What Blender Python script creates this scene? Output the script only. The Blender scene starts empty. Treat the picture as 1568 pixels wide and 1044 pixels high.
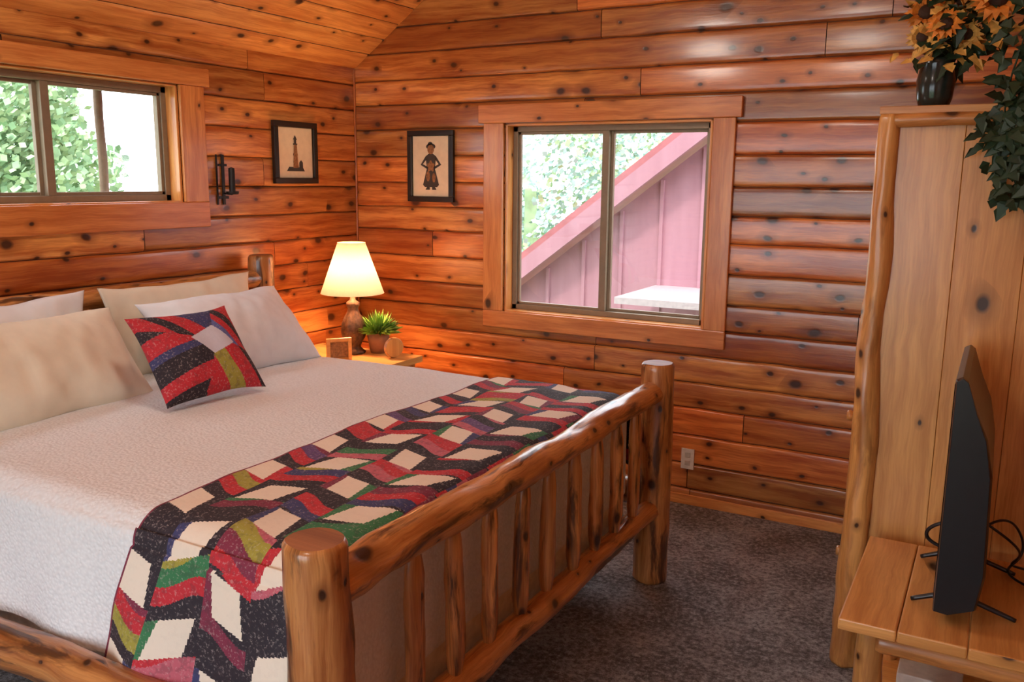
import bpy, bmesh, math, random
from mathutils import Vector, Matrix, noise
random.seed(7)
sc=bpy.context.scene
try:
    sc.view_settings.view_transform='Standard'
except Exception: pass
COL=bpy.context.collection
def N3(x,y,z): return noise.noise(Vector((x,y,z)))

# ------------------------------------------------------------ mesh builder
class MB:
    def __init__(s): s.v=[];s.f=[];s.uv=[];s.c=[];s.m=[];s.sm=[]
    def face(s,ids,uvs,c,m=0,sm=False):
        s.f.append(tuple(ids));s.uv.append(uvs);s.c.append(c);s.m.append(m);s.sm.append(sm)
    def make(s,name,mats,parent=None,bevel=0,sub=0,loc=None,autos=None):
        me=bpy.data.meshes.new(name);me.from_pydata([tuple(p) for p in s.v],[],s.f)
        me.color_attributes.new('pr','FLOAT_COLOR','CORNER');me.uv_layers.new(name='UVMap',do_init=False)
        U=[];C=[]
        for i,f in enumerate(s.f):
            for k in range(len(f)):
                U+=[s.uv[i][k][0],s.uv[i][k][1]];c=s.c[i];C+=[c[0],c[1],c[2],1]
        me.uv_layers['UVMap'].data.foreach_set('uv',U);me.color_attributes['pr'].data.foreach_set('color',C)
        me.polygons.foreach_set('material_index',s.m);me.polygons.foreach_set('use_smooth',s.sm)
        for m in mats: me.materials.append(m)
        me.update()
        o=bpy.data.objects.new(name,me);COL.objects.link(o)
        if parent: o.parent=parent
        if bevel:
            b=o.modifiers.new('bev','BEVEL');b.width=bevel;b.segments=2;b.limit_method='ANGLE';b.angle_limit=math.radians(50)
        return o
    def box(s,lo,hi,axis=0,m=0,M=None,c=None):
        if c is None: c=(random.random(),random.random(),random.random())
        b=len(s.v);ro=(random.uniform(0,40),random.uniform(0,40))
        P=[]
        for i in range(8):
            p=Vector((hi[0] if i&1 else lo[0],hi[1] if i&2 else lo[1],hi[2] if i&4 else lo[2]));P.append(p)
            s.v.append(M@p if M else p)
        for ids,n in (((0,2,3,1),2),((4,5,7,6),2),((0,1,5,4),1),((2,6,7,3),1),((0,4,6,2),0),((1,3,7,5),0)):
            ax=[a for a in (0,1,2) if a!=n]
            if axis in ax: a0=axis;a1=[a for a in ax if a!=axis][0]
            else: a0,a1=ax
            s.face([b+i for i in ids],[(P[i][a0]+ro[0],P[i][a1]+ro[1]+n*.37) for i in ids],c,m)
    def log(s,p0,p1,r0,r1,seg=18,amp=.07,prof=None,m=0,mc=None,c=None,flat=1.0,flatdir=None,wob=.006,rings=None):
        p0=Vector(p0);p1=Vector(p1);d=p1-p0;L=d.length;d.normalize()
        up=Vector(flatdir) if flatdir else (Vector((0,0,1)) if abs(d.z)<.9 else Vector((1,0,0)))
        a=up-d*up.dot(d);a.normalize();bb=d.cross(a)
        if c is None: c=(random.random(),random.random(),random.random())
        if mc is None: mc=m
        ro=(random.uniform(0,40),random.uniform(0,40));sd=random.uniform(0,100)
        n=rings or max(6,int(L/.03));R=[]
        ts=[(-.0,.90)]+[(i/n,1) for i in range(n+1)]+[(1.0,.90)]
        for k,(t,q) in enumerate(ts):
            if k==0: tt=0
            elif k==len(ts)-1: tt=1
            else: tt=min(max(t,.012/L*1.0),1-.012/L)
            cen=p0+d*(tt*L)+a*(N3(t*L*3,sd,0)*wob)+bb*(N3(sd,t*L*3,5)*wob)
            rr=(r0+(r1-r0)*t)*(prof(t) if prof else 1)*q
            ring=[]
            for j in range(seg):
                th=2*math.pi*j/seg
                q2=rr*(1+amp*N3(math.cos(th)*1.3+sd,math.sin(th)*1.3,t*L*4.5)+amp*.6*N3(math.cos(th)*3+sd,math.sin(th)*3,t*L*14))
                s.v.append(cen+a*(math.cos(th)*q2*flat)+bb*(math.sin(th)*q2));ring.append(len(s.v)-1)
            R.append((ring,t*L,max(rr,.01)))
        for k in range(len(R)-1):
            A,ta,ra=R[k];B,tb,rb=R[k+1];rm=(r0+r1)/2
            for j in range(seg):
                j2=(j+1)%seg;v0=2*math.pi*j/seg*rm;v1=2*math.pi*(j+1)/seg*rm
                s.face([A[j],A[j2],B[j2],B[j]],[(ta+ro[0],v0+ro[1]),(ta+ro[0],v1+ro[1]),(tb+ro[0],v1+ro[1]),(tb+ro[0],v0+ro[1])],c,m,True)
        for ring,flip in ((R[0][0],True),(R[-1][0],False)):
            ids=list(reversed(ring)) if flip else ring
            s.face(ids,[(s.v[i].dot(a)*.2+ro[0],s.v[i].dot(bb)+ro[1]) for i in ids],c,mc)
    def lathe(s,cen,prof,seg=32,m=0,c=(.5,.5,.5),rib=0,nr=0):
        cen=Vector(cen);R=[]
        for r,z in prof:
            ring=[]
            for j in range(seg):
                th=2*math.pi*j/seg;rr=r*(1+rib*math.cos(nr*th))
                s.v.append(cen+Vector((rr*math.cos(th),rr*math.sin(th),z)));ring.append(len(s.v)-1)
            R.append(ring)
        for k in range(len(R)-1):
            for j in range(seg):
                j2=(j+1)%seg
                s.face([R[k][j],R[k][j2],R[k+1][j2],R[k+1][j]],[(j/seg,k/10),((j+1)/seg,k/10),((j+1)/seg,(k+1)/10),(j/seg,(k+1)/10)],c,m,True)
    def poly(s,pts,m=0,c=(.5,.5,.5),sm=False):
        b=len(s.v);s.v+=[Vector(p) for p in pts]
        s.face(list(range(b,b+len(pts))),[(p[0],p[1]) for p in pts],c,m,sm)
def empty(name,loc=(0,0,0)):
    e=bpy.data.objects.new(name,None);COL.objects.link(e);return e

# ------------------------------------------------------------ materials
def newmat(name):
    m=bpy.data.materials.new(name);m.use_nodes=True;nt=m.node_tree;nt.nodes.clear()
    out=nt.nodes.new('ShaderNodeOutputMaterial');bs=nt.nodes.new('ShaderNodeBsdfPrincipled')
    nt.links.new(bs.outputs[0],out.inputs[0]);return m,nt,bs,out
def nd(nt,t,**k):
    n=nt.nodes.new(t)
    for a,b in k.items(): setattr(n,a,b)
    return n
def mixc(nt,fac,a,b,mode='MIX'):
    n=nd(nt,'ShaderNodeMix',data_type='RGBA',blend_type=mode)
    for i,x in ((0,fac),(6,a),(7,b)):
        if hasattr(x,'links'): nt.links.new(x,n.inputs[i])
        elif i==0: n.inputs[0].default_value=x
        else: n.inputs[i].default_value=(*x[:3],1)
    return n.outputs[2]
def mapr(nt,x,a,b,c,d):
    n=nd(nt,'ShaderNodeMapRange');nt.links.new(x,n.inputs[0])
    for i,v in enumerate((a,b,c,d)): n.inputs[i+1].default_value=v
    return n.outputs[0]
def mth(nt,op,a,b=None):
    n=nd(nt,'ShaderNodeMath',operation=op)
    for i,x in enumerate((a,b)):
        if x is None: continue
        if hasattr(x,'links'): nt.links.new(x,n.inputs[i])
        else: n.inputs[i].default_value=x
    return n.outputs[0]
def scaled(nt,vec,s):
    n=nd(nt,'ShaderNodeMapping');nt.links.new(vec,n.inputs[0]);n.inputs['Scale'].default_value=s;return n.outputs[0]
def noi(nt,vec,scale,detail=3,rough=.55,dist=0):
    n=nd(nt,'ShaderNodeTexNoise');nt.links.new(vec,n.inputs['Vector']);n.inputs['Scale'].default_value=scale
    n.inputs['Detail'].default_value=detail;n.inputs['Roughness'].default_value=rough;n.inputs['Distortion'].default_value=dist;return n.outputs[0]
def wood(name,light,dark,knot=(.035,.012,.006),rough=.35,kgate=.45,ks=1.0,kr=1.0,br=(.62,1.15),red=(1,.72,.6),bark=0,barkc=(.08,.03,.012),bump=.35,coat=0,blo=.55,cr=.14):
    m,nt,bs,out=newmat(name)
    tc=nd(nt,'ShaderNodeTexCoord');uv=tc.outputs['UV']
    w=nd(nt,'ShaderNodeTexNoise');nt.links.new(uv,w.inputs['Vector']);w.inputs['Scale'].default_value=6;w.inputs['Detail'].default_value=3
    va=nd(nt,'ShaderNodeVectorMath',operation='MULTIPLY_ADD');nt.links.new(w.outputs['Color'],va.inputs[0]);va.inputs[1].default_value=(.04,.03,0);nt.links.new(uv,va.inputs[2])
    u=va.outputs[0]
    g=noi(nt,scaled(nt,u,(2.0,24,1)),1,4,.6);g2=noi(nt,scaled(nt,u,(6,150,1)),1,3,.6);bl=noi(nt,scaled(nt,u,(1.6,5,1)),1,3,.6)
    grain=mth(nt,'ADD',mth(nt,'MULTIPLY',g,.7),mth(nt,'MULTIPLY',g2,.3))
    gr=mapr(nt,grain,.40,.60,0,1)
    col=mixc(nt,gr,dark,light)
    col=mixc(nt,mapr(nt,bl,.35,.7,0,blo),col,dark)
    vo=nd(nt,'ShaderNodeTexVoronoi',voronoi_dimensions='2D');nt.links.new(scaled(nt,u,(4.6*ks,7*ks,1)),vo.inputs['Vector']);vo.inputs['Scale'].default_value=1
    sp=nd(nt,'ShaderNodeSeparateColor');nt.links.new(vo.outputs['Color'],sp.inputs[0])
    gate=mth(nt,'GREATER_THAN',sp.outputs[0],kgate)
    dd=mth(nt,'MULTIPLY',vo.outputs['Distance'],mapr(nt,sp.outputs[1],0,1,.75/kr,3.2/kr))
    kn=mth(nt,'MULTIPLY',mapr(nt,dd,.19,.10,0,1),gate);ha=mth(nt,'MULTIPLY',mapr(nt,dd,.5,.12,0,.8),gate)
    col=mixc(nt,ha,col,tuple(x*.6 for x in dark))
    at=nd(nt,'ShaderNodeAttribute',attribute_name='pr');sa=nd(nt,'ShaderNodeSeparateColor');nt.links.new(at.outputs['Color'],sa.inputs[0])
    brf=mapr(nt,sa.outputs[0],0,1,*br);cc=nd(nt,'ShaderNodeCombineColor')
    for i in range(3): nt.links.new(brf,cc.inputs[i])
    col=mixc(nt,1.0,col,cc.outputs[0],'MULTIPLY')
    col=mixc(nt,sa.outputs[1],col,mixc(nt,1.0,col,red,'MULTIPLY'))
    if bark:
        bn=noi(nt,scaled(nt,u,(2.4,13,1)),1,5,.65,.6)
        col=mixc(nt,mapr(nt,bn,.52,.62,0,bark),col,barkc)
    col=mixc(nt,mth(nt,'MULTIPLY',kn,.95),col,knot)
    nt.links.new(col,bs.inputs['Base Color']);bs.inputs['Roughness'].default_value=rough
    if coat: bs.inputs['Coat Weight'].default_value=coat;bs.inputs['Coat Roughness'].default_value=cr
    bp=nd(nt,'ShaderNodeBump');bp.inputs['Strength'].default_value=bump;bp.inputs['Distance'].default_value=.004
    hh=mth(nt,'SUBTRACT',grain,mth(nt,'MULTIPLY',kn,.5));nt.links.new(hh,bp.inputs['Height']);nt.links.new(bp.outputs[0],bs.inputs['Normal'])
    return m
def plain(name,col,rough=.5,metal=0,var=.12,vs=30,bump=.1,emi=None,es=0):
    m,nt,bs,out=newmat(name);tc=nd(nt,'ShaderNodeTexCoord')
    n=noi(nt,tc.outputs['Object'],vs,3)
    c=mixc(nt,mapr(nt,n,.3,.7,0,1),tuple(x*(1-var) for x in col),tuple(min(1,x*(1+var)) for x in col))
    nt.links.new(c,bs.inputs['Base Color']);bs.inputs['Roughness'].default_value=rough;bs.inputs['Metallic'].default_value=metal
    bp=nd(nt,'ShaderNodeBump');bp.inputs['Strength'].default_value=bump;bp.inputs['Distance'].default_value=.002;nt.links.new(n,bp.inputs['Height']);nt.links.new(bp.outputs[0],bs.inputs['Normal'])
    if emi: bs.inputs['Emission Color'].default_value=(*emi,1);bs.inputs['Emission Strength'].default_value=es
    return m
def vcol(name,rough=.8,speck=.3,sscale=120):
    m,nt,bs,out=newmat(name);tc=nd(nt,'ShaderNodeTexCoord')
    at=nd(nt,'ShaderNodeAttribute',attribute_name='pr');n=noi(nt,tc.outputs['Object'],sscale,3,.7)
    c=mixc(nt,mapr(nt,n,.57,.63,0,speck),at.outputs['Color'],(.62,.52,.50));n2=noi(nt,tc.outputs['Object'],sscale*.4,2)
    c=mixc(nt,mapr(nt,n2,.53,.62,0,speck),c,(.04,.03,.04))
    sp=nd(nt,'ShaderNodeSeparateColor');nt.links.new(at.outputs['Color'],sp.inputs[0])
    c=mixc(nt,mapr(nt,sp.outputs[2],.35,.5,0,.9),c,at.outputs['Color'])
    nt.links.new(c,bs.inputs['Base Color']);bs.inputs['Roughness'].default_value=rough
    bp=nd(nt,'ShaderNodeBump');bp.inputs['Strength'].default_value=.3;bp.inputs['Distance'].default_value=.003;nt.links.new(noi(nt,tc.outputs['Object'],60,3),bp.inputs['Height']);nt.links.new(bp.outputs[0],bs.inputs['Normal'])
    return m

M_wall=wood('cedar_siding_boards',(.90,.43,.115),(.44,.125,.026),knot=(.045,.013,.006),rough=.28,coat=.5,kgate=.33,kr=.9,ks=1.1,br=(.55,1.1),red=(1,.64,.48))
M_ceil=wood('ceiling_planks',(.95,.49,.14),(.60,.22,.05),rough=.35,br=(.8,1.1),kgate=.55,kr=.8,coat=.3)
M_trim=wood('cedar_trim',(.86,.43,.13),(.56,.20,.05),rough=.3,br=(.82,1.08),kgate=.7,kr=.7,coat=.3)
M_log=wood('peeled_log',(.80,.43,.15),(.38,.14,.036),rough=.3,br=(.75,1.1),bark=.92,barkc=(.07,.026,.011),kgate=.5,ks=1.4,coat=.4,bump=.6)
M_logend=wood('log_end_grain',(.50,.21,.07),(.26,.09,.025),rough=.5,br=(.8,1.1),kgate=.95)
M_pine=wood('varnished_pine',(.84,.45,.145),(.60,.27,.072),rough=.33,br=(.84,1.06),red=(1,.86,.72),kgate=.75,ks=.9,kr=.8,bump=.15,blo=.4,coat=.3)
M_pinelog=wood('pine_log_pale',(.84,.45,.14),(.50,.21,.055),rough=.35,br=(.9,1.1),bark=.5,barkc=(.22,.075,.02),kgate=.6,ks=1.4,coat=.3)
M_darkwood=wood('dark_frame_wood',(.03,.018,.012),(.012,.008,.006),rough=.35,kgate=.95)
M_alu=plain('bronze_aluminium',(.27,.20,.13),.45,.2,.08)
M_white=plain('white_plastic',(.75,.72,.66),.4)
M_paper=plain('mat_paper',(.78,.66,.46),.8,0,.05)
M_ink=plain('print_ink',(.05,.04,.035),.7)
M_ink2=plain('print_colour',(.28,.13,.05),.7,0,.4,80)
M_black=plain('black_plastic',(.012,.012,.014),.28)
M_screen=plain('tv_screen',(.004,.004,.006),.08,0,0)
M_iron=plain('wrought_iron',(.03,.028,.028),.5,.6)
M_bronze=plain('carved_bronze_resin',(.085,.05,.03),.45,.3,.5,60,.8)
M_terr=plain('clay_pot',(.28,.14,.07),.7)
M_leaf=plain('leaf_green',(.14,.30,.04),.55,0,.4,20)
M_ivy=plain('ivy_dark_green',(.018,.045,.02),.5,0,.5,20)
M_orange=plain('petal_orange',(.78,.25,.03),.6,0,.25,40)
M_yellow=plain('petal_yellow',(.75,.42,.10),.6,0,.25,40)
M_brown=plain('flower_centre',(.05,.02,.01),.8)
M_glassw=plain('vase_glaze',(.02,.03,.028),.15,0,.3,30)
M_pillow=plain('cream_pillowcase',(.78,.71,.56),.85,0,.04,14,.25)
M_pillow2=plain('white_pillowcase',(.80,.83,.86),.85,0,.04,14,.25)
M_quilt=vcol('patchwork_fabric')
M_duvet,nt,bs,out=newmat('matelasse_coverlet')
tc=nd(nt,'ShaderNodeTexCoord');o=tc.outputs['Object']
br=nd(nt,'ShaderNodeTexVoronoi',feature='SMOOTH_F1');nt.links.new(scaled(nt,o,(20,20,20)),br.inputs['Vector'])
c=mixc(nt,mapr(nt,br.outputs['Distance'],.1,.7,0,1),(.81,.84,.86),(.72,.74,.76))
nt.links.new(c,bs.inputs['Base Color']);bs.inputs['Roughness'].default_value=.85
bp=nd(nt,'ShaderNodeBump');bp.inputs['Strength'].default_value=.6;bp.inputs['Distance'].default_value=.007;nt.links.new(br.outputs['Distance'],bp.inputs['Height']);nt.links.new(bp.outputs[0],bs.inputs['Normal'])
M_carpet,nt,bs,out=newmat('carpet_pile')
tc=nd(nt,'ShaderNodeTexCoord');o=tc.outputs['Object']
a=noi(nt,o,4,5,.7);b=noi(nt,o,45,4,.8);f=noi(nt,o,220,2,.8)
c=mixc(nt,mapr(nt,a,.42,.6,0,1),(.16,.145,.145),(.33,.315,.32))
c=mixc(nt,mapr(nt,b,.5,.66,0,.7),c,(.58,.57,.58));c=mixc(nt,mapr(nt,b,.5,.38,0,.8),c,(.07,.06,.06))
nt.links.new(c,bs.inputs['Base Color']);bs.inputs['Roughness'].default_value=.95
bp=nd(nt,'ShaderNodeBump');bp.inputs['Strength'].default_value=.8;bp.inputs['Distance'].default_value=.010;nt.links.new(mth(nt,'ADD',b,f),bp.inputs['Height']);nt.links.new(bp.outputs[0],bs.inputs['Normal'])
def glassmat():
    m=bpy.data.materials.new('window_glass');m.use_nodes=True;nt=m.node_tree;nt.nodes.clear()
    out=nd(nt,'ShaderNodeOutputMaterial');t=nd(nt,'ShaderNodeBsdfTransparent');g=nd(nt,'ShaderNodeBsdfGlossy');g.inputs['Roughness'].default_value=.02
    x=nd(nt,'ShaderNodeMixShader');x.inputs[0].default_value=.05;nt.links.new(t.outputs[0],x.inputs[1]);nt.links.new(g.outputs[0],x.inputs[2]);nt.links.new(x.outputs[0],out.inputs[0]);return m
M_glass=glassmat()
def shademat():
    m=bpy.data.materials.new('linen_shade');m.use_nodes=True;nt=m.node_tree;nt.nodes.clear()
    out=nd(nt,'ShaderNodeOutputMaterial');t=nd(nt,'ShaderNodeBsdfTranslucent');d=nd(nt,'ShaderNodeBsdfDiffuse')
    tc=nd(nt,'ShaderNodeTexCoord');c=mixc(nt,noi(nt,tc.outputs['Object'],120,2),(.76,.52,.36),(.84,.60,.43))
    nt.links.new(c,t.inputs[0]);nt.links.new(c,d.inputs[0])
    x=nd(nt,'ShaderNodeMixShader');x.inputs[0].default_value=.83;nt.links.new(t.outputs[0],x.inputs[1]);nt.links.new(d.outputs[0],x.inputs[2]);nt.links.new(x.outputs[0],out.inputs[0]);return m
M_shade=shademat()

# ------------------------------------------------------------ room shell
ZC=2.4075;SL=.69;RX=2.3;RZ=ZC+SL*RX;WX=4.15;BY=-6.0
def planks(mb,O,u,v,n,ulen,vlen,opens,ph0=.15,gr=.016,v0=0,rmin=1.4,rmax=3.2,back=.15,ext=0,jit=.012):
    O=Vector(O);u=Vector(u);v=Vector(v);n=Vector(n)
    row=0;vv=v0
    while vv<vlen-1e-4:
        ph=ph0+random.uniform(-jit,jit)
        va,vb=max(vv,0),min(vv+ph,vlen)
        cuts=[va,vb]
        for (a,b,c,d) in opens:
            for q in (c,d):
                if va+1e-4<q<vb-1e-4: cuts.append(q)
        cuts=sorted(set(cuts));joints=[];x=-random.uniform(0,2)
        while x<ulen:
            if x>0: joints.append(x)
            x+=random.uniform(rmin,rmax)
        js=[0]+joints+[ulen]
        cols=[(random.random(),random.random(),random.random()) for _ in js];offs=[(random.uniform(0,50),random.uniform(0,50)) for _ in js]
        for k in range(len(cuts)-1):
            ca,cb=cuts[k],cuts[k+1];mid=(ca+cb)/2
            segs=[]
            for j in range(len(js)-1):
                pc=[(js[j],js[j+1])]
                for (a,b,c,d) in opens:
                    if c<mid<d:
                        nn=[]
                        for (s0,s1) in pc:
                            if b<=s0 or a>=s1: nn.append((s0,s1));continue
                            if s0<a: nn.append((s0,a))
                            if s1>b: nn.append((b,s1))
                        pc=nn
                segs+=[(s0,s1,j) for s0,s1 in pc if s1-s0>.003]
            full=[(vv,gr),(vv+.004,gr*.6),(vv+.0075,.0018),(vv+.013,.0004),(vv+.032,0),(vv+ph*.5,-.0012),(vv+ph-.032,0),(vv+ph-.013,.0004),(vv+ph-.0075,.0018),(vv+ph-.004,gr*.6),(vv+ph,gr)]
            prof=[(p,dp) for p,dp in full if ca<p<cb]
            def dep(p):
                for i in range(len(full)-1):
                    if full[i][0]-1e-6<=p<=full[i+1][0]+1e-6:
                        t=(p-full[i][0])/(full[i+1][0]-full[i][0]);return full[i][1]*(1-t)+full[i+1][1]*t
                return 0
            prof=[(ca,dep(ca))]+prof+[(cb,dep(cb))]
            for (s0,s1,j) in segs:
                c=cols[j];of=offs[j]
                g0=.002 if s0>0 else 0;g1=.002 if s1<ulen else 0
                nx=max(1,int((s1-s0)/.08));us=[s0+g0+(s1-s0-g0-g1)*i/nx for i in range(nx+1)];b0=len(mb.v);np_=len(prof)
                for uu in us:
                    for p,dp in prof:
                        wob=0
                        if dp>.001: wob=.004*N3(uu*5,p*2,3)+.002*N3(uu*17,p*2,9)
                        mb.v.append(O+u*uu+v*(p+wob)-n*(dp+.0015*N3(uu*1.3,row*3.1,of[0])+.001))
                for i in range(nx):
                    for q in range(np_-1):
                        a=b0+i*np_+q;ids=[a,a+np_,a+np_+1,a+1]
                        mb.face(ids,[(us[i]+of[0],prof[q][0]+of[1]),(us[i+1]+of[0],prof[q][0]+of[1]),(us[i+1]+of[0],prof[q+1][0]+of[1]),(us[i]+of[0],prof[q+1][0]+of[1])],c,0,True)
        vv+=ph;row+=1
    us=sorted(set([-ext,ulen+ext]+[o[0] for o in opens]+[o[1] for o in opens]));vs=sorted(set([0,vlen]+[o[2] for o in opens]+[o[3] for o in opens]))
    for i in range(len(us)-1):
        for j in range(len(vs)-1):
            mu=(us[i]+us[i+1])/2;mv=(vs[j]+vs[j+1])/2
            if any(a<mu<b and c<mv<d for a,b,c,d in opens): continue
            M=Matrix((( u.x,v.x,n.x,O.x),(u.y,v.y,n.y,O.y),(u.z,v.z,n.z,O.z),(0,0,0,1)))
            mb.box((us[i],vs[j],-back),(us[i+1],vs[j+1],-gr*.9),0,1,M,(.2,.5,.5))
def clip(ob,planes):
    bm=bmesh.new();bm.from_mesh(ob.data)
    for co,no in planes:
        bmesh.ops.bisect_plane(bm,geom=bm.verts[:]+bm.edges[:]+bm.faces[:],plane_co=co,plane_no=no,clear_outer=True)
    bm.to_mesh(ob.data);bm.free()
gab=[((0,0,ZC+.04),(-SL,0,1)),((RX,0,RZ+.04),(SL,0,1))]
M_gap=plain('siding_gap_shadow_wood',(.07,.02,.008),.7)
WO=(1.09,2.30,.98,2.06)
mb=MB();planks(mb,(0,0,0),(1,0,0),(0,0,1),(0,-1,0),WX,RZ,[WO],v0=-.06,ext=.14)
w=mb.make('wall_back',[M_wall,M_gap]);clip(w,gab)
LO=(1.37,2.72,1.62,2.19)
mb=MB();planks(mb,(0,0,0),(0,-1,0),(0,0,1),(1,0,0),-BY,ZC+.03,[LO],v0=-.06,ext=.14)
mb.make('wall_left',[M_wall,M_gap])
mb=MB();planks(mb,(WX,BY,0),(0,1,0),(0,0,1),(-1,0,0),-BY,RZ-SL*(WX-RX)+.02,[],v0=-.06,ext=.14)
mb.make('wall_right',[M_wall,M_gap])
BO=(.5,3.3,.12,2.25)
mb=MB();planks(mb,(WX,BY,0),(-1,0,0),(0,0,1),(0,1,0),WX,RZ,[(WX-BO[1],WX-BO[0],BO[2],BO[3])],v0=-.06,ext=.14)
w=mb.make('wall_front',[M_wall,M_gap]);clip(w,gab)
cs=math.sqrt(1+SL*SL)
mb=MB();planks(mb,(0,0,ZC),(0,-1,0),(1/cs,0,SL/cs),(SL/cs,0,-1/cs),-BY,RX*cs,[],ph0=.14,gr=.008,rmin=2,rmax=4,ext=.14,jit=0)
planks(mb,(RX,0,RZ),(0,-1,0),(1/cs,0,-SL/cs),(-SL/cs,0,-1/cs),-BY,(WX-RX)*cs+.05,[],ph0=.14,gr=.008,rmin=2,rmax=4,ext=.14,jit=0)
mb.make('ceiling',[M_ceil,M_gap])
mb=MB();mb.box((-.14,BY-.14,-.1),(WX+.14,.14,0),0);mb.make('floor',[M_carpet])
mb=MB();mb.box((0.02,-.014,0),(WX-.01,-.001,.055),0,c=(.9,.1,.5));mb.make('baseboard_back',[M_trim],bevel=.003)
mb=MB();mb.box((.001,BY+.02,0),(.014,-.02,.055),1,c=(.8,.2,.5));mb.make('baseboard_left',[M_trim],bevel=.003)
mb=MB();mb.box((.0,-.012,0),(.012,0,ZC),2,c=(.1,.8,.5));mb.make('trim_3',[M_wall],bevel=.003)
mb=MB()
mb.box((.955,-.022,.98-.10),(2.42,0,.978),0,c=(.5,.6,.5));mb.box((.955,-.02,.978),(1.085,0,2.062),2,c=(.7,.3,.5));mb.box((2.305,-.02,.978),(2.42,0,2.062),2,c=(.5,.5,.5))
mb.box((.925,-.03,2.062),(2.45,0,2.165),0,c=(.5,.7,.5))
for lo,hi,ax in (((1.09,0,.98),(1.105,.13,2.06),2),((2.285,0,.98),(2.30,.13,2.06),2),((1.09,0,.965),(2.30,.13,.985),0),((1.09,0,2.045),(2.30,.13,2.06),0)):
    mb.box(lo,hi,ax,c=(1,.1,.5))
mb.make('trim_1',[M_trim],bevel=.004)
mb=MB()
mb.box((0,-2.85,1.49),(.022,-1.22,1.618),1,c=(.3,.9,.5));mb.box((0,-1.37,1.618),(.02,-1.22,2.192),2,c=(.7,.4,.5));mb.box((0,-2.85,1.618),(.02,-2.725,2.192),2)
mb.box((0,-2.88,2.192),(.03,-1.19,2.28),1,c=(.6,.5,.5))
for lo,hi,ax in (((-.13,-1.385,1.62),(0,-1.37,2.19),2),((-.13,-2.72,1.62),(0,-2.705,2.19),2),((-.13,-2.72,1.605),(0,-1.37,1.625),1),((-.13,-2.72,2.18),(0,-1.37,2.19),1)):
    mb.box(lo,hi,ax,c=(1,.1,.5))
mb.make('trim_2',[M_trim],bevel=.004)
def window(name,a,b,z0,z1,T,mid,fw=.03):
    e=empty(name);mb=MB()
    def bx(s0,s1,d0,d1,q0,q1): mb.box((s0,d0,q0),(s1,d1,q1),0,0,T)
    bx(a,b,.07,.13,z0,z0+fw);bx(a,b,.07,.13,z1-fw,z1);bx(a,a+fw,.07,.13,z0,z1);bx(b-fw,b,.07,.13,z0,z1)
    bx(mid-.028,mid+.012,.075,.105,z0+fw,z1-fw);bx(mid-.012,mid+.03,.105,.128,z0+fw,z1-fw)
    for s0,s1,d in ((a+fw,mid,.08),(mid,b-fw,.108)):
        t=.016
        bx(s0,s1,d,d+.018,z0+fw,z0+fw+t);bx(s0,s1,d,d+.018,z1-fw-t,z1-fw);bx(s0,s0+t,d,d+.018,z0+fw,z1-fw);bx(s1-t,s1,d,d+.018,z0+fw,z1-fw)
    mb.make('window_frame',[M_alu],e,bevel=.002)
    g=MB();g.box((a+fw,.088,z0+fw),(mid,.091,z1-fw),0,0,T);g.box((mid,.116,z0+fw),(b-fw,.119,z1-fw),0,0,T);g.make('glass',[M_glass],e)
    return e
window('window_1',1.105,2.285,.985,2.045,Matrix(((1,0,0,0),(0,1,0,0),(0,0,1,0),(0,0,0,1))),1.69)
window('window_2',1.385,2.705,1.625,2.18,Matrix(((0,-1,0,0),(-1,0,0,0),(0,0,1,0),(0,0,0,1))),2.03)
e=empty('fill_door_1');mb=MB()  # unseen glass door, added so daylight fills the room from behind
for lo,hi in (((.5,BY-.1,.1),(3.3,BY-.04,.18)),((.5,BY-.1,2.17),(3.3,BY-.04,2.25)),((.5,BY-.1,.12),(.58,BY-.04,2.25)),((3.22,BY-.1,.12),(3.3,BY-.04,2.25)),((1.86,BY-.1,.12),(1.94,BY-.04,2.25))): mb.box(lo,hi)
mb.make('door_frame',[M_alu],e)
g=MB();g.box((.58,BY-.075,.18),(3.22,BY-.07,2.17));g.make('glass',[M_glass],e)

# ------------------------------------------------------------ bed
bed=empty('log_bed')
XP,YF,YN=2.402,-.975,-3.13
mb=MB()
for y in (YF,YN): mb.log((XP,y,0),(XP,y,.984),.076,.069,seg=26,m=0,mc=1,amp=.08,c=(.4,.4,.5))
mb.log((XP,YN+.03,.858),(XP,YF-.03,.864),.055,.048,seg=22,amp=.16,wob=.009,c=(.9,.2,.5))
mb.log((XP,YN+.03,.335),(XP,YF-.03,.34),.050,.044,seg=20,amp=.16,wob=.008,c=(.8,.3,.5))
for i in range(9):
    y=-2.774+i*.1935
    pf=lambda t:.60+.40*min(1,min(t,1-t)/.16)
    mb.log((XP+random.uniform(-.006,.006),y,.36),(XP,y+random.uniform(-.008,.008),.84),.034,.030,seg=14,amp=.2,prof=pf,flat=.75,flatdir=(1,0,0),c=(random.uniform(.3,1),.3,.5))
mb.make('footboard',[M_log,M_logend],bed)
mb=MB()
for y in (YF,YN): mb.log((.12,y,0),(.12,y,1.33),.075,.068,seg=20,mc=1)
mb.log((.12,YN+.03,1.206),(.12,YF-.03,1.206),.052,.047,amp=.14,wob=.01,c=(.9,.1,.5))
mb.log((.12,YN+.03,.5),(.12,YF-.03,.5),.05,.05)
for i in range(9):
    y=-2.92+i*.216;mb.log((.12,y,.53),(.12,y,1.18),.034,.034,seg=10,amp=.15,c=(.6,.4,.5))
mb.make('headboard',[M_log,M_logend],bed)
mb=MB()
for y in (YF+.0,YN+.0): mb.log((.14,y,.40),(XP-.02,y,.40),.066,.06,amp=.14,wob=.01,c=(.1,.5,.5))
mb.make('side_rails',[M_log,M_logend],bed)
BX0,BX1,BY0,BY1,BZ0,BZ1=.19,2.335,-3.045,-1.06,.43,.87
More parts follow.
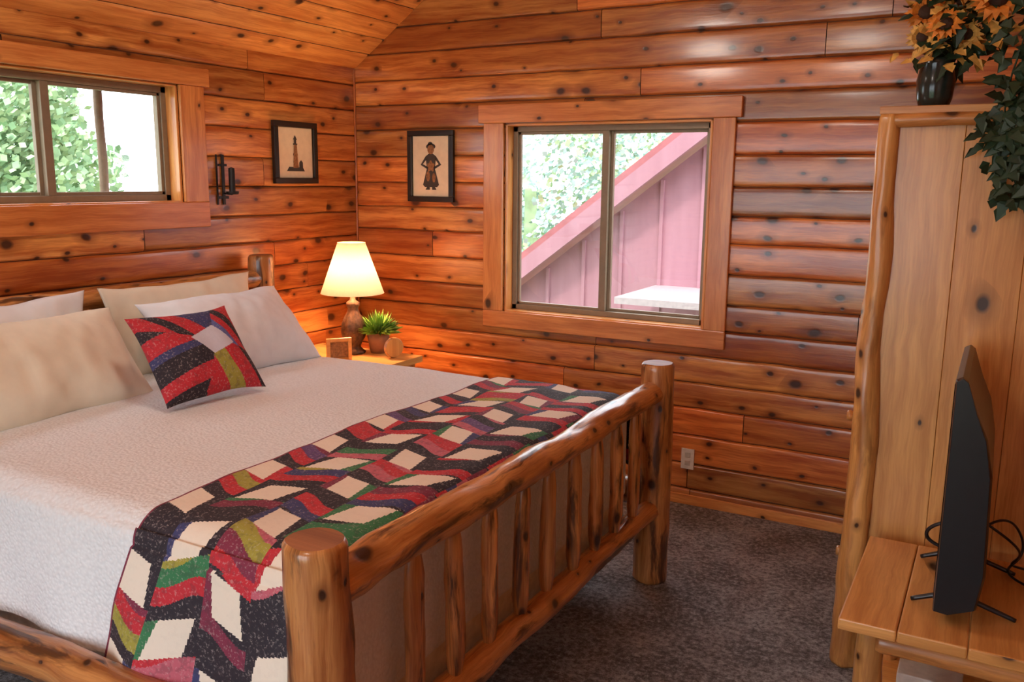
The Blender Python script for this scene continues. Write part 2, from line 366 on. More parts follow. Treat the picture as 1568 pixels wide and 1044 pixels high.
def wr(x,y,z): return .009*N3(x*2.2,y*2.2,z*2.2)+.005*N3(x*7+3,y*5,z*6)
def coverlet():
    r=.085;V={};mb=MB()
    nx,ny,nz=80,76,18
    def idx(p):
        k=(round(p[0],4),round(p[1],4),round(p[2],4))
        if k in V: return V[k]
        q=Vector(p);cl=Vector((min(max(q.x,BX0+r),BX1-r),min(max(q.y,BY0+r),BY1-r),min(max(q.z,BZ0),BZ1-r)))
        d=q-cl
        if d.length>1e-6: q=cl+d.normalized()*r
        nn=d.normalized() if d.length>1e-6 else Vector((0,0,1))
        crown=.018*math.sin(math.pi*(min(max((q.y-BY0)/(BY1-BY0),0),1)))
        q=q+nn*wr(q.x,q.y,q.z)
        if nn.z>.5:q.z+=crown*nn.z-.014
        if abs(nn.y)>.7 and q.z<BZ1-r:
            dz=(BZ1-r-q.z);q.y+=nn.y*(dz*.05+.012*math.sin(q.x*15+2*N3(q.x*2,0,0))*dz/.3)
        if q.z<=BZ0+.001: q.z+=.012*N3(q.x*3,q.y*3,1)
        mb.v.append(q);V[k]=len(mb.v)-1;return V[k]
    def L(a,b,n): return [a+(b-a)*i/n for i in range(n+1)]
    X=L(BX0,BX1,nx);Y=L(BY0,BY1,ny);Z=L(BZ0,BZ1,nz)
    def quad(a,b,c,d): mb.face([idx(a),idx(b),idx(c),idx(d)],[(a[0],a[1])]*4,(1,1,1),0,True)
    for i in range(nx):
        for j in range(ny): quad((X[i],Y[j],BZ1),(X[i+1],Y[j],BZ1),(X[i+1],Y[j+1],BZ1),(X[i],Y[j+1],BZ1))
        for k in range(nz):
            quad((X[i],BY0,Z[k]),(X[i+1],BY0,Z[k]),(X[i+1],BY0,Z[k+1]),(X[i],BY0,Z[k+1]))
            quad((X[i+1],BY1,Z[k]),(X[i],BY1,Z[k]),(X[i],BY1,Z[k+1]),(X[i+1],BY1,Z[k+1]))
    for j in range(ny):
        for k in range(nz):
            quad((BX1,Y[j],Z[k]),(BX1,Y[j+1],Z[k]),(BX1,Y[j+1],Z[k+1]),(BX1,Y[j],Z[k+1]))
            quad((BX0,Y[j+1],Z[k]),(BX0,Y[j],Z[k]),(BX0,Y[j],Z[k+1]),(BX0,Y[j+1],Z[k+1]))
    return mb.make('coverlet',[M_duvet],bed)
coverlet()
M_box=plain('box_spring_ticking',(.80,.75,.66),.85)
mb=MB();mb.box((.2,-3.0,.20),(2.325,-1.10,.6));mb.make('box_spring',[M_box],bed,bevel=.03)

# quilt runner: slanted cream patches set into fans of printed strips
CR=(.80,.70,.58);K=(.020,.014,.022);RD=(.50,.020,.033);PK=(.50,.11,.15);GR=(.035,.18,.07);OL=(.34,.30,.045);NV=(.04,.045,.14);MR=(.20,.022,.055);GY=(.24,.22,.30);PU=(.12,.06,.18)
pal=[RD,OL,RD,GR,K,PK,K,RD,MR,NV,K,RD,PU,K]
def rnd(i,j,k=0):
    h=(i*73856093)^(j*19349663)^(k*83492791)^991
    h=(h*2654435761)&0xffffffff;h^=h>>13;h=(h*1274126177)&0xffffffff;return ((h>>8)&0xffff)/65536
def patch(s,t):
    W=.158;P=.285;i=math.floor(s/W);a=s/W-i-.5
    sg=1 if i%2==0 else -1
    q=t+sg*a*.05+(P*.5 if i%2 else 0)
    j=math.floor(q/P);f=(q/P-j)
    sk=sg*(f-.2)*.35
    if f<.40 and abs(a+sk)<.335: return CR
    if f<.40:
        return [K,RD,K,K,GR,NV,MR][int(rnd(i,j,(1 if a>0 else 2))*7)%7]
    g=(f-.40)/.60+.34*sg*a*math.cos(a*2.6)   # curved fan strips
    k=int(math.floor(g*3.2))
    if k<0: return K
    if k==0: return K if rnd(i,j,77)<.45 else pal[int(rnd(i,j,3)*len(pal))%len(pal)]
    return pal[int(rnd(i,j,k+3)*len(pal))%len(pal)]
def runner():
    mb=MB();r=.085;off=.012;X0,X1=1.70,2.325;nS=170
    near=.385;top=BY1-BY0-2*r;arc=math.pi/2*(r+off);far=.25
    total=near+arc+top+arc+far;nT=int(total/.0038);g=[]
    zc=BZ1-r
    for k in range(nT+1):
        t=total*k/nT;row=[]
        for i in range(nS+1):
            s=i/nS;x=X0+(X1-X0)*s
            if t<near: drop=near-t;y=BY0-off;z=zc-drop;n=Vector((0,-1,0))
            elif t<near+arc:
                an=(t-near)/(r+off);n=Vector((0,-math.cos(an),math.sin(an)));y=BY0+r-math.cos(an)*(r+off);z=zc+math.sin(an)*(r+off);drop=0
            elif t<near+arc+top: y=BY0+r+(t-near-arc);z=BZ1+off;n=Vector((0,0,1));drop=0
            elif t<near+2*arc+top:
                an=(t-near-arc-top)/(r+off);n=Vector((0,math.sin(an),math.cos(an)));y=BY1-r+math.sin(an)*(r+off);z=zc+math.cos(an)*(r+off);drop=0
            else: drop=t-(near+2*arc+top);y=BY1+off;z=zc-drop;n=Vector((0,1,0))
            ov=max(0,x-(BX1-r))
            if ov>0:
                dr=(r+off)-math.sqrt(max(0,(r+off)**2-ov*ov));z-=dr*abs(n.z);y-=n.y*dr*(1-abs(n.z))
            x+= -.42*drop*(1-s)+ .012*N3(t*3,0,2)*(1-s)
            q=Vector((x,y,z))+n*(wr(x,y,z)+.004*N3(x*9,y*9,z*9+7))
            crown=.018*math.sin(math.pi*(min(max((y-BY0)/(BY1-BY0),0),1)))
            if n.z>.5: q.z+=crown*n.z-.014
            if drop>0: q.y+=n.y*(drop*.06+.02*drop/.3*math.sin(x*15+2*N3(x*2,0,0))+.008)
            mb.v.append(q);row.append(len(mb.v)-1)
        g.append(row)
    for k in range(nT):
        for i in range(nS):
            s=(i+.5)/nS*(X1-X0);t=(k+.5)/nT*total
            c=MR if s<.008 else patch(s+.03,t+.03)
            mb.face([g[k][i],g[k][i+1],g[k+1][i+1],g[k+1][i]],[(0,0)]*4,c,0,True)
    o=mb.make('patchwork_quilt_runner',[M_quilt])
    sd=o.modifiers.new('s','SOLIDIFY');sd.thickness=.006;sd.offset=-1
    return o
runner()
random.seed(21)
def pillow(name,w,h,t,cen,lean,mat,seed,nu=56,nv=36,colf=None,yaw=0,roll=0,wrk=1):
    mb=MB();a=math.radians(lean)
    X=Vector((0,1,0));Y=Vector((-math.sin(a),0,math.cos(a)));Z=X.cross(Y)
    R=Matrix((X,Y,Z)).transposed().to_4x4();R=Matrix.Translation(cen)@Matrix.Rotation(math.radians(yaw),4,'Z')@R@Matrix.Rotation(math.radians(roll),4,'Z')
    G={}
    for side in (1,-1):
        for i in range(nu+1):
            for j in range(nv+1):
                u=-1+2*i/nu;v=-1+2*j/nv
                if side==-1 and (i in (0,nu) or j in (0,nv)): G[(side,i,j)]=G[(1,i,j)];continue
                uu=math.sin(u*math.pi/2)*.35+u*.65;vv=math.sin(v*math.pi/2)*.35+v*.65
                x=w/2*uu*(1-.075*(1-vv*vv));y=h/2*vv*(1-.09*(1-uu*uu))
                th=t/2*(max(0,1-abs(uu)**2.6)**.55)*(max(0,1-abs(vv)**2.4)**.6)
                wn=wrk*(.018*N3(x*6+seed,y*6,side)+.010*N3(x*16+seed,y*11,side*3))*min(1,th/(t*.3)+.15)
                z=side*(th+wn);x+=.01*N3(y*5,seed,u);y+=.012*N3(x*5,seed,v)
                mb.v.append(R@Vector((x,y,z)));G[(side,i,j)]=len(mb.v)-1
    for side in (1,-1):
        for i in range(nu):
            for j in range(nv):
                ids=[G[(side,i,j)],G[(side,i+1,j)],G[(side,i+1,j+1)],G[(side,i,j+1)]]
                if side==-1: ids.reverse()
                c=colf(-1+2*(i+.5)/nu,-1+2*(j+.5)/nv) if colf else (1,1,1)
                mb.face(ids,[(0,0)]*4,c,0,True)
    return mb.make(name,[mat])
pillow('pillow',.92,.46,.25,(.50,-2.56,1.02),38,M_pillow,1)
pillow('pillow',.84,.46,.26,(.52,-1.56,1.025),42,M_pillow2,5)
pillow('pillow',.86,.42,.13,(.28,-2.55,1.06),13,M_pillow2,9)
pillow('pillow',.88,.42,.13,(.28,-1.62,1.06),13,M_pillow,12)
WH=(.60,.60,.70);BL=(.10,.13,.36)
def tp(u,v):
    th=.42;x=u*math.cos(th)+v*math.sin(th);y=-u*math.sin(th)+v*math.cos(th);x-=.22;y-=.02
    if abs(x+.15*y)<.27 and abs(y)<.25: return WH
    q=0 if x>=abs(y) else 1 if y>=abs(x) else 2 if -x>=abs(y) else 3
    if q==0: return [BL,RD,K,RD][max(0,min(3,int((x-.2)/.17)))]
    if q==1:
        f=x+.12*y; return RD if f<-.38 else K if f<-.16 else RD if f<.12 else NV
    if q==2:
        f=y+.25*x; return K if f<-.75 else RD if f<-.42 else K if f<-.05 else NV if f<.1 else RD if f<.42 else K
    f=x-.2*y; return K if f<-.62 else RD if f<-.22 else OL if f<.06 else RD if f<.42 else K
pillow('patchwork_throw_pillow',.46,.40,.15,(.87,-2.09,1.05),38,M_quilt,17,150,140,tp,yaw=-6,wrk=.5)

# ------------------------------------------------------------ nightstand + things
mb=MB()
mb.box((.06,-.885,.715),(.80,-.43,.75),0,c=(.9,.2,.5));mb.box((.10,-.85,.12),(.74,-.47,.715),0,c=(.6,.3,.5))
mb.box((.74,-.83,.50),(.76,-.49,.69),1,c=(.7,.3,.5));mb.box((.74,-.83,.16),(.76,-.49,.47),1,c=(.5,.3,.5))
for y in (-.85,-.47):
    for x in (.11,.74): mb.log((x,y,0),(x,y,.715),.03,.03,seg=12)
for z in (.6,.36): mb.log((.76,-.66,z),(.79,-.66,z),.015,.018,seg=10,rings=3)
mb.make('nightstand',[M_pine],bevel=.004)
lp=empty('table_lamp');LX,LY,LZ=.42,-.575,.75
mb=MB();mb.lathe((LX,LY,LZ),[(.001,0),(.062,0),(.066,.012),(.05,.025),(.036,.04),(.045,.06),(.062,.09),(.070,.13),(.066,.17),(.05,.21),(.034,.24),(.028,.26),(.036,.28),(.036,.295),(.016,.31),(.010,.36),(.010,.40),(.001,.40)],36,rib=.06,nr=9)
mb.make('lamp_base',[M_bronze],lp)
mb=MB();mb.lathe((LX,LY,0),[(.18,1.10),(.178,1.103),(.078,1.385),(.08,1.388)],48);mb.make('lamp_shade',[M_shade],lp)
def point(name,loc,e,col,r=.05,parent=None):
    l=bpy.data.lights.new(name,'POINT');l.energy=e;l.color=col;l.shadow_soft_size=r
    ob=bpy.data.objects.new(name,l);ob.location=loc;COL.objects.link(ob)
    if parent: ob.parent=parent
point('lamp_light',(LX,LY,1.23),27,(1,.60,.33),.04,lp)
pp=empty('potted_plant');mb=MB();PX,PY=.53,-.485
mb.lathe((PX,PY,.75),[(.001,0),(.045,0),(.06,.07),(.066,.12),(.058,.12),(.05,.10),(.001,.10)],24);mb.make('pot',[M_terr],pp)
mb=MB()
for i in range(420):
    th=random.uniform(0,6.28);ln=random.uniform(.07,.15);el=random.uniform(.25,1.45);r0=random.uniform(0,.04)
    b=Vector((PX+r0*math.cos(th),PY+r0*math.sin(th),.86));d=Vector((math.cos(th)*math.cos(el),math.sin(th)*math.cos(el),math.sin(el)))
    sd=d.cross(Vector((0,0,1))).normalized()*.0045;m1=b+d*ln*.6;e1=b+d*ln-Vector((0,0,.02*math.cos(el)))
    mb.poly([b-sd,b+sd,m1+sd*1.3,e1,m1-sd*1.3])
mb.make('foliage',[M_leaf],pp)
mb=MB();mb.log((.69,-.565,.811),(.715,-.58,.811),.058,.058,seg=24,rings=3,mc=1,m=0,amp=.03);mb.make('log_slice_clock',[M_log,M_pine])
mb=MB();Mx=Matrix.Translation((.50,-.80,.75))@Matrix.Rotation(math.radians(-35),4,'Z')
for lo,hi in (((-.008,-.07,0),(.012,-.05,.13)),((-.008,.05,0),(.012,.07,.13)),((-.008,-.05,0),(.012,.05,.02)),((-.008,-.05,.11),(.012,.05,.13))): mb.box(lo,hi,1,0,Mx)
mb.box((-.006,-.05,.02),(.0,.05,.11),1,1,Mx)
mb.make('small_photo_frame',[M_pine,M_ink2],bevel=.002)

# ------------------------------------------------------------ wall art
def picture(name,T,w,h,kind):
    mb=MB();f=.032
    for lo,hi,ax in (((0,0,-.025),(w,f,0),0),((0,h-f,-.025),(w,h,0),0),((0,f,-.025),(f,h-f,0),1),((w-f,f,-.025),(w,h-f,0),1)):
        mb.box((lo[0],lo[1],.002),(hi[0],hi[1],.028),ax,0,T)
    mb.box((f,f,.002),(w-f,h-f,.012),0,1,T)
    def P(pts,m=2): mb.poly([T@Vector((x,y,.0135 if m==2 else .0145)) for x,y in pts],m)
    cx=w/2
    def blob(x,y,r,m=2,ry=None,wv=.0,n=5):
        pts=[]
        for k in range(22):
            a=k/22*6.283;rr=1+wv*math.sin(n*a);pts.append((x+r*rr*math.cos(a),y+(ry or r)*rr*math.sin(a)))
        P(pts,m)
    if kind==0:
        P([(cx-.022,.09),(cx+.022,.09),(cx+.012,h-.13),(cx-.012,h-.13)],3);P([(cx-.075,.07),(cx+.075,.07),(cx+.06,.092),(cx-.055,.095)])
        P([(cx-.018,h-.13),(cx+.018,h-.13),(cx+.018,h-.122),(cx-.018,h-.122)]);P([(cx-.010,h-.122),(cx+.010,h-.122),(cx+.010,h-.10),(cx-.010,h-.10)]);P([(cx-.016,h-.10),(cx+.016,h-.10),(cx,h-.075)])
        for y in (.12,.16): P([(cx-.02,y),(cx+.02,y),(cx+.018,y+.012),(cx-.018,y+.012)],2)
        P([(cx+.03,.09),(cx+.06,.09),(cx+.06,.12),(cx+.045,.135),(cx+.03,.12)],2)
    else:
        blob(cx,h*.735,.024,3,.028);blob(cx,h*.775,.034,2,.018);blob(cx-.004,h*.80,.018)
        P([(cx-.012,h*.68),(cx+.012,h*.68),(cx+.038,h*.64),(cx+.03,h*.48),(cx-.03,h*.48),(cx-.038,h*.64)])
        P([(cx-.038,h*.64),(cx-.030,h*.60),(cx-.058,h*.53),(cx-.02,h*.49),(cx-.026,h*.46),(cx-.075,h*.52)])
        P([(cx+.038,h*.64),(cx+.030,h*.60),(cx+.056,h*.53),(cx+.02,h*.49),(cx+.026,h*.46),(cx+.075,h*.52)])
        P([(cx-.028,h*.48),(cx+.028,h*.48),(cx+.058,h*.24),(cx+.045,h*.21),(cx-.045,h*.21),(cx-.058,h*.24)])
        blob(cx,h*.50,.026,3,.03,.25);blob(cx-.02,h*.36,.014,3,.03);blob(cx+.022,h*.34,.012,3,.028)
        P([(cx-.03,h*.21),(cx-.008,h*.21),(cx-.008,h*.17),(cx-.04,h*.17)]);P([(cx+.03,h*.21),(cx+.008,h*.21),(cx+.008,h*.17),(cx+.04,h*.17)])
    return mb.make(name,[M_darkwood,M_paper,M_ink,M_ink2],bevel=.003)
picture('framed_picture',Matrix(((0,0,1,0),(1,0,0,-.74),(0,1,0,1.71),(0,0,0,1))),.355,.35,0)
picture('framed_picture',Matrix(((1,0,0,.418),(0,0,-1,0),(0,1,0,1.607),(0,0,0,1))),.33,.423,1)
mb=MB()
mb.box((.003,-1.118,1.60),(.01,-1.10,1.86));mb.box((.003,-1.145,1.63),(.008,-1.075,1.645));mb.box((.003,-1.14,1.80),(.008,-1.08,1.812))
mb.log((.01,-1.109,1.66),(.07,-1.109,1.655),.005,.005,seg=8,wob=0,amp=0);mb.lathe((.07,-1.109,1.655),[(.001,0),(.03,0),(.034,.015),(.03,.015),(.001,.006)],16)
mb.lathe((.07,-1.109,1.66),[(.016,0),(.016,.13),(.001,.135)],14,m=0);mb.box((.003,-1.155,1.60),(.008,-1.145,1.86));
mb.make('iron_wall_sconce',[M_iron],bevel=.001)
mb=MB();mb.box((2.215,-.006,.20),(2.287,.0,.315));
for z in (.235,.28): mb.box((2.236,-.009,z-.014),(2.266,-.004,z+.014),0,1)
mb.make('wall_outlet',[M_white,plain('outlet_face',(.55,.52,.46),.4)],bevel=.002)

# ------------------------------------------------------------ armoire
AX0,AX1,AY0,AY1,AZ=3.25,4.10,-1.28,-.20,1.99
arm=empty('log_armoire');mb=MB()
n=4;bw=(AX1-AX0-.05)/n
for i in range(n): mb.box((AX0+.05+i*bw,AY0+.012,.08),(AX0+.05+(i+1)*bw-.001,AY0+.03,AZ-.02),2,c=((.7,.55,.85,.6)[i],(.3,.6,.2,.5)[i],.5))
mb.box((AX0+.03,AY0+.03,.06),(AX1,AY1,.10),0);mb.box((AX0+.03,AY0+.03,AZ-.05),(AX1,AY1,AZ-.02),0);mb.box((AX0+.03,AY1-.02,.08),(AX1,AY1,AZ-.02),2);mb.box((AX1-.02,AY0+.03,.08),(AX1,AY1,AZ-.02),2)
mb.box((AX0-.01,AY0-.01,AZ-.02),(AX1,AY1+.02,AZ+.005),1,c=(.4,.6,.5))
for i in range(2):
    y0=AY0+.05+i*.49;mb.box((AX0+.005,y0,.62),(AX0+.03,y0+.48,AZ-.06),2);mb.box((AX0+.005,y0,.12),(AX0+.03,y0+.48,.60),2)
mb.make('case',[M_pine],arm,bevel=.002)
mb=MB()
for x,y in ((AX0+.022,AY0+.01),(AX0+.022,AY1),(AX1-.02,AY0+.01)):
    mb.log((x,y,0),(x,y,AZ-.02),.050,.032,seg=20,amp=.16,wob=.012,c=(.7,.2,.5))
mb.log((AX0+.03,AY0,AZ-.04),(AX1-.03,AY0,AZ-.04),.022,.022,seg=12,amp=.12)
mb.make('log_posts',[M_pinelog],arm)
mb=MB()
for y,z in ((AY0+.08,.92),(AY0+.08,.40),(AY0+.60,.92)): mb.log((AX0+.005,y,z),(AX0-.045,y,z),.012,.02,seg=12,rings=3,amp=0,wob=0)
mb.make('door_knobs',[M_pinelog],arm)

st=empty('log_tv_stand');SX0,SX1,SY0,SY1,SZ=3.33,4.12,-2.02,-1.345,.537
mb=MB();xs=[SX0,SX0+.155,SX0+.33,SX0+.5,SX0+.66,SX1]
for i in range(5): mb.box((xs[i],SY0,SZ-.035),(xs[i+1]-.002,SY1,SZ),1,c=(.9 if i==0 else random.uniform(.3,.8),.2,.5))
mb.box((SX0+.08,SY0+.08,.12),(SX1-.05,SY1-.05,.15),0)
mb.make('top_and_shelf',[M_pine],st,bevel=.005)
mb=MB()
for x in (SX0+.085,SX1-.08):
    for y in (SY0+.08,SY1-.08): mb.log((x,y,0),(x,y,SZ-.035),.042,.038,seg=16,mc=1,amp=.1)
mb.log((SX0+.1,SY0+.07,SZ-.075),(SX1-.1,SY0+.07,SZ-.075),.035,.035,seg=14);mb.log((SX0+.085,SY0+.1,SZ-.075),(SX0+.085,SY1-.1,SZ-.075),.032,.032,seg=14)
mb.make('legs',[M_pinelog,M_logend],st)
mb=MB();mb.box((3.47,-1.60,.151),(3.66,-1.45,.19));mb.make('white_cable_box',[M_white],bevel=.004)
tv=empty('television');mb=MB()
prof=[(3.562,.575),(3.562,1.235),(3.578,1.245),(3.592,1.235),(3.622,1.15),(3.652,1.08),(3.672,.98),(3.682,.70),(3.668,.60),(3.60,.572)]
y0,y1=-1.93,-1.36;b=len(mb.v);k=len(prof)
ys=[(y0,.92),(y0+.015,1),(y1-.015,1),(y1,.92)];cx,cz=3.605,.93
for y,q in ys:
    for x,z in prof: mb.v.append(Vector((cx+(x-cx)*q if q<1 else x,y,cz+(z-cz)*(1-(1-q)*.1))))
for r in range(3):
    for i in range(k):
        j=(i+1)%k;mb.face([b+r*k+i,b+r*k+j,b+(r+1)*k+j,b+(r+1)*k+i],[(0,0)]*4,(.5,.5,.5),0,False)
mb.face([b+i for i in range(k)][::-1],[(0,0)]*k,(.5,.5,.5));mb.face([b+3*k+i for i in range(k)],[(0,0)]*k,(.5,.5,.5))
mb.box((3.5595,y0+.03,.60),(3.562,y1-.03,1.22),0,1)
mb.make('tv_body',[M_black,M_screen],tv,bevel=.003)
mb=MB()
for y in (-1.80,-1.46):
    mb.log((3.61,y,.59),(3.50,y-.0,SZ+.006),.009,.007,seg=8,amp=0,wob=0);mb.log((3.61,y,.59),(3.77,y,SZ+.006),.009,.007,seg=8,amp=0,wob=0)
mb.make('tv_legs',[M_black],tv)
def cable(name,pts,r=.004):
    cu=bpy.data.curves.new(name,'CURVE');cu.dimensions='3D';cu.bevel_depth=r;sp=cu.splines.new('NURBS');sp.points.add(len(pts)-1);sp.use_endpoint_u=True;sp.order_u=4
    for p,q in zip(sp.points,pts): p.co=(*q,1)
    cu.materials.append(M_black);ob=bpy.data.objects.new(name,cu);COL.objects.link(ob);ob.parent=tv
cable('cable_1',[(3.66,-1.6,.75),(3.75,-1.6,.70),(3.8,-1.5,.62),(3.72,-1.42,.545),(3.85,-1.4,.545),(4.0,-1.5,.545)])
cable('cable_2',[(3.66,-1.55,.70),(3.72,-1.5,.75),(3.78,-1.42,.68),(3.80,-1.40,.56),(3.7,-1.5,.545),(3.9,-1.6,.545)])
cable('cable_3',[(3.58,-1.40,.66),(3.50,-1.39,.63),(3.48,-1.38,.58),(3.55,-1.38,.56)],.006)

fl=empty('sunflower_arrangement');VX,VY,VZ=3.39,-1.16,AZ+.005
mb=MB();mb.lathe((VX,VY,VZ),[(.001,0),(.045,0),(.055,.03),(.060,.09),(.05,.14),(.056,.155),(.046,.155),(.04,.14),(.001,.13)],24);mb.make('vase',[M_glassw],fl)
mb=MB()
def leaf(p,d,n,L,W,m):
    d=Vector(d).normalized();n=Vector(n);s=d.cross(n)
    if s.length<.01: s=d.cross(Vector((1,0,0)))
    s.normalize();n=s.cross(d);p=Vector(p)
    pts=[p,p+d*L*.25+s*W*.8+n*W*.15,p+d*L*.45+s*W*.55,p+d*L*.6+s*W*.75+n*W*.1,p+d*L-n*L*.15,p+d*L*.6-s*W*.75+n*W*.1,p+d*L*.45-s*W*.55,p+d*L*.25-s*W*.8+n*W*.15]
    mb.poly(pts,m)
def flower(c,n,r,m):
    c=Vector(c);n=Vector(n).normalized();a=n.orthogonal().normalized();bb=n.cross(a)
    for ring in range(2):
        for k in range(13):
            th=6.283*(k+.5*ring)/13+random.uniform(-.1,.1);d=a*math.cos(th)+bb*math.sin(th)
            s=n.cross(d)*r*.17;L=r*random.uniform(.85,1.1);q=n*r*(.12+.12*ring)
            mb.poly([c+d*r*.28,c+d*L*.6+s+q,c+d*L+q*.6,c+d*L*.6-s+q],m)
    pts=[]
    for j in range(1,5):
        rr=r*.38*math.sin(j/4*1.57);zz=r*.22*math.cos(j/4*1.57)
        pts.append([c+n*(zz+r*.05)+(a*math.cos(k*.5236)+bb*math.sin(k*.5236))*rr for k in range(12)])
    for j in range(3):
        for k in range(12): mb.poly([pts[j][k],pts[j+1][k],pts[j+1][(k+1)%12],pts[j][(k+1)%12]],2)
    mb.poly(pts[0],2)
for (x,y,z,r,m) in ((3.34,-1.20,2.22,.05,1),(3.41,-1.23,2.25,.06,0),(3.47,-1.20,2.22,.05,1),(3.34,-1.12,2.31,.07,0),(3.45,-1.15,2.34,.07,1),(3.55,-1.22,2.32,.085,0),(3.50,-1.14,2.42,.07,0),(3.65,-1.2,2.38,.08,0),(3.40,-1.16,2.42,.08,0),(3.60,-1.15,2.46,.07,0)):
    flower((x,y,z),(random.uniform(-.5,.1),-1,random.uniform(0,.5)),r,m)
for i in range(330):
    x=random.gauss(3.41,.055) if i<150 else random.uniform(3.4,3.75);y=random.uniform(-1.24,-1.08);z=random.uniform(2.13,2.36) if i<150 else random.uniform(2.15,2.5)
    leaf((x,y,z),(random.uniform(-1,1),random.uniform(-1,.4),random.uniform(-.8,.8)),(0,-.7,.6),random.uniform(.045,.08),random.uniform(.013,.024),3 if random.random()<.8 else 1)
for i in range(680):
    f=random.random()**.8;x=3.60+random.gauss(.06,.045)+.04*math.sin(f*7)+ (1-f)*random.uniform(-.02,.2);z=2.42-f*.72;y=AY0-.03-random.uniform(0,.12)
    if f>.75 and random.random()<.5: continue
    leaf((x,y,z),(random.uniform(-1,1),random.uniform(-.6,.1),random.uniform(-1,.2)),(0,-1,.3),random.uniform(.04,.075),random.uniform(.014,.024),3)
for k in range(3):
    pts=[(3.62+.03*k+.02*math.sin(i*.9+k),AY0-.05-.01*k,2.4-i*.08) for i in range(8)]
    for i in range(7): mb.log(pts[i],pts[i+1],.003,.003,seg=5,rings=2,amp=0,wob=0,m=3)
mb.make('flowers_and_ivy',[M_orange,M_yellow,M_brown,M_ivy],fl)

# ------------------------------------------------------------ pendant lamp, plus an added fill pendant
M_globe=plain('opal_globe',(1,.95,.85),.4,0,0,emi=(1,.91,.80),es=24)
def pendant(QX,QY,QZ,r=.15):
    pl=empty('pendant_or_fill_light');mb=MB()
    zt=min(ZC+SL*QX,RZ-SL*(QX-RX))
    mb.log((QX,QY,QZ+r-.01),(QX,QY,zt),.008,.008,seg=8,amp=0,wob=0);mb.make('stem',[M_iron],pl)
    mb=MB();mb.lathe((QX,QY,QZ),[(.001,-r)]+[(r*math.sin(i*math.pi/12),-r*math.cos(i*math.pi/12)) for i in range(1,12)]+[(.001,r)],24);mb.make('globe',[M_globe],pl)
pendant(1.60,-2.25,2.68,.16)
pendant(2.3,-4.6,3.0,.21)  # added fill light behind the camera, shaped as a second pendant

# ------------------------------------------------------------ outside
M_barn,nt,bs,out=newmat('barn_red_siding')
tc=nd(nt,'ShaderNodeTexCoord');n1=noi(nt,scaled(nt,tc.outputs['Object'],(9,9,1)),1,3)
nt.links.new(mixc(nt,n1,(.31,.13,.16),(.43,.21,.25)),bs.inputs['Base Color']);bs.inputs['Roughness'].default_value=.8
M_roof=plain('barn_roof_red',(.36,.10,.11),.6,0,.15,4);M_grass=plain('ground_grass',(.18,.24,.12),.95,0,.3,.6);M_pale=plain('pale_metal_roof',(.42,.34,.35),.5);M_eave=plain('porch_eave_wood',(.22,.13,.08),.7)
barn=empty('barn');mb=MB()
RK=.75;ex,ez=-1.9,-.0;px_,pz=3.6,0
def rz(x): return .60+(x+.94)*RK
mb.poly([(ex,4,-3),(px_,4,-3),(px_,4,rz(px_)),(ex,4,rz(ex))]);mb.poly([(px_,4,-3),(9,4,-3),(9,4,rz(px_)-RK*5.4),(px_,4,rz(px_))])
x=ex
while x<px_:
    mb.box((x,3.97,-3),(x+.035,4.0,rz(x)-.02),2,0);x+=.42
mb.make('siding',[M_barn],barn)
mb=MB();ang=math.atan(RK);Mr=Matrix.Translation((ex-.3,0,rz(ex-.3)))@Matrix.Rotation(-ang,4,'Y')
Ln=(px_-ex+.3)/math.cos(ang);mb.box((0,3.7,0),(Ln,3.76,.16),0,0,Mr);mb.box((0,3.7,.16),(Ln,9,.22),0,1,Mr)
mb.make('roof',[M_barn,M_roof],barn)
mb=MB();mb.box((.6,2.9,.64),(3.2,4,.70),0);mb.make('porch_roof',[M_pale],barn)
mb=MB();mb.box((-40,-40,-3.1),(40,60,-3.0));mb.make('ground_outside',[M_grass])
def tree(name,blobs,n,ls,seed,mats):
    random.seed(seed);mb=MB()
    for (cx,cy,cz,rx,ry,rzz) in blobs:
        for i in range(n):
            v=Vector((random.gauss(0,1),random.gauss(0,1),random.gauss(0,1))).normalized()*random.uniform(.35,1)**.5
            v*=1+.25*N3(v.x*3+cx,v.y*3,v.z*3)
            p=Vector((cx+v.x*rx,cy+v.y*ry,cz+v.z*rzz));d=Vector((random.gauss(0,1),random.gauss(0,1),random.gauss(0,1))).normalized();s=d.orthogonal().normalized()*ls*.4
            mb.poly([p,p+d*ls*.5+s,p+d*ls,p+d*ls*.5-s],random.randrange(len(mats)))
    cx,cy=blobs[0][0],blobs[0][1];mb.log((cx,cy,-3),(cx,cy,blobs[0][2]),.2,.1,m=0)
    return mb.make(name,mats)
T1=plain('tree_leaf_light',(.42,.55,.30),.8,0,.3,3);T2=plain('tree_leaf_mid',(.26,.40,.22),.8,0,.3,3);T3=plain('tree_leaf_blue',(.40,.55,.50),.8,0,.2,3)
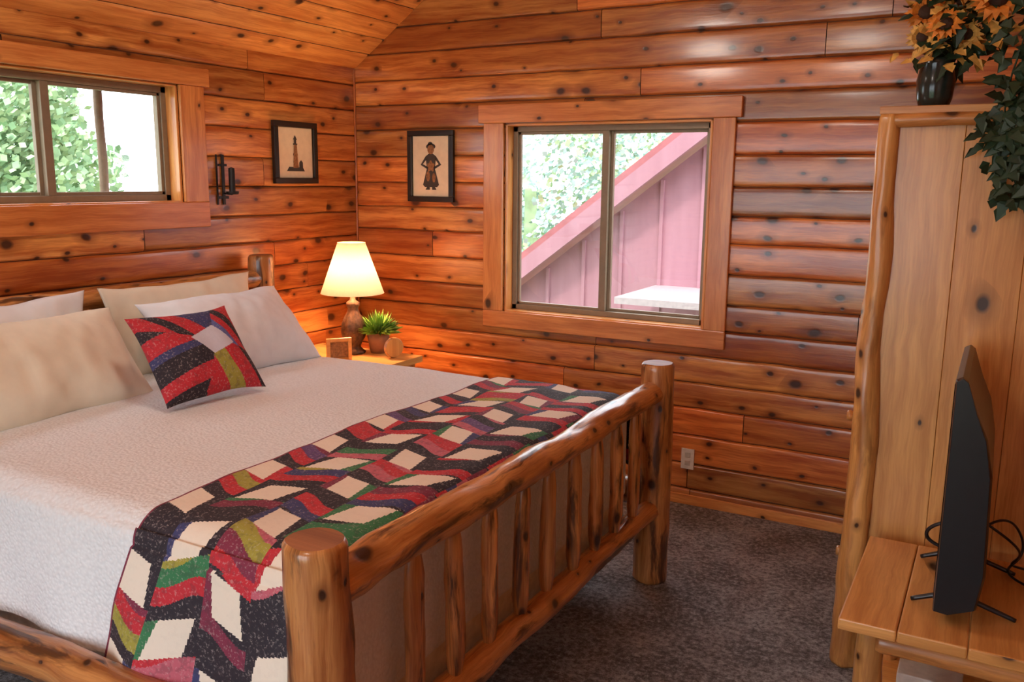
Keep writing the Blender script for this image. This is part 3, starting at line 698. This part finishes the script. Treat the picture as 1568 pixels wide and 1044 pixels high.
tree('tree',[(-3.5,9,1.6,2.2,1.5,2.0),(-5.5,10,.5,2,1.5,2.2),(-1.5,11,2.0,2,1.5,1.6),(-3,9,-1,2.5,1.5,1.5)],5000,.12,3,[T1,T3,T3])
tree('tree',[(-7,1.75,2.5,1.1,1.1,1.2),(-7,2.1,1.5,1.3,1.2,1.2),(-8,.6,.7,1.6,1.4,1.1)],4500,.11,4,[T1,T2])
tree('tree',[(-8,-2.2,3.2,1.6,1.2,1.4),(-8,-1.8,1.4,1.6,1.3,1.2)],4000,.11,5,[T1,T2])
dk=empty('porch_structure');mb=MB();mb.log((-1.6,-.64,-3),(-1.6,-.64,2.34),.028,.028,seg=12);mb.box((-1.64,-5,2.34),(-1.56,2,2.46),1)
mb.box((-1.7,-5,2.46),(-.9,2,2.49),1);mb.make('post_and_eave',[M_eave],dk)

# ------------------------------------------------------------ light
wd=bpy.data.worlds.new('World');sc.world=wd;wd.use_nodes=True;nt=wd.node_tree
bg=nt.nodes['Background'];bg.inputs[0].default_value=(.84,.93,1,1);bg.inputs[1].default_value=5.5
s=bpy.data.lights.new('sun','SUN');s.energy=3;s.angle=.1;s.color=(1,.95,.88);so=bpy.data.objects.new('sun',s);COL.objects.link(so)
so.rotation_euler=(Vector((-.15,.62,-1)).to_track_quat('-Z','Y')).to_euler()

# ------------------------------------------------------------ camera
cd=bpy.data.cameras.new('camera');cam=bpy.data.objects.new('camera',cd);COL.objects.link(cam)
yaw,pitch,roll=.5059,.1830,.0098
F=Vector((-math.sin(yaw)*math.cos(pitch),math.cos(yaw)*math.cos(pitch),-math.sin(pitch)));R=Vector((math.cos(yaw),math.sin(yaw),0));U=R.cross(F)
R2=R*math.cos(roll)+U*math.sin(roll);U2=R2.cross(F)
cam.matrix_world=Matrix(((R2.x,U2.x,-F.x,3.6305),(R2.y,U2.y,-F.y,-4.4834),(R2.z,U2.z,-F.z,1.75),(0,0,0,1)))
cd.sensor_width=36;cd.lens=36*1342/1568;cd.clip_start=.02
sc.camera=cam
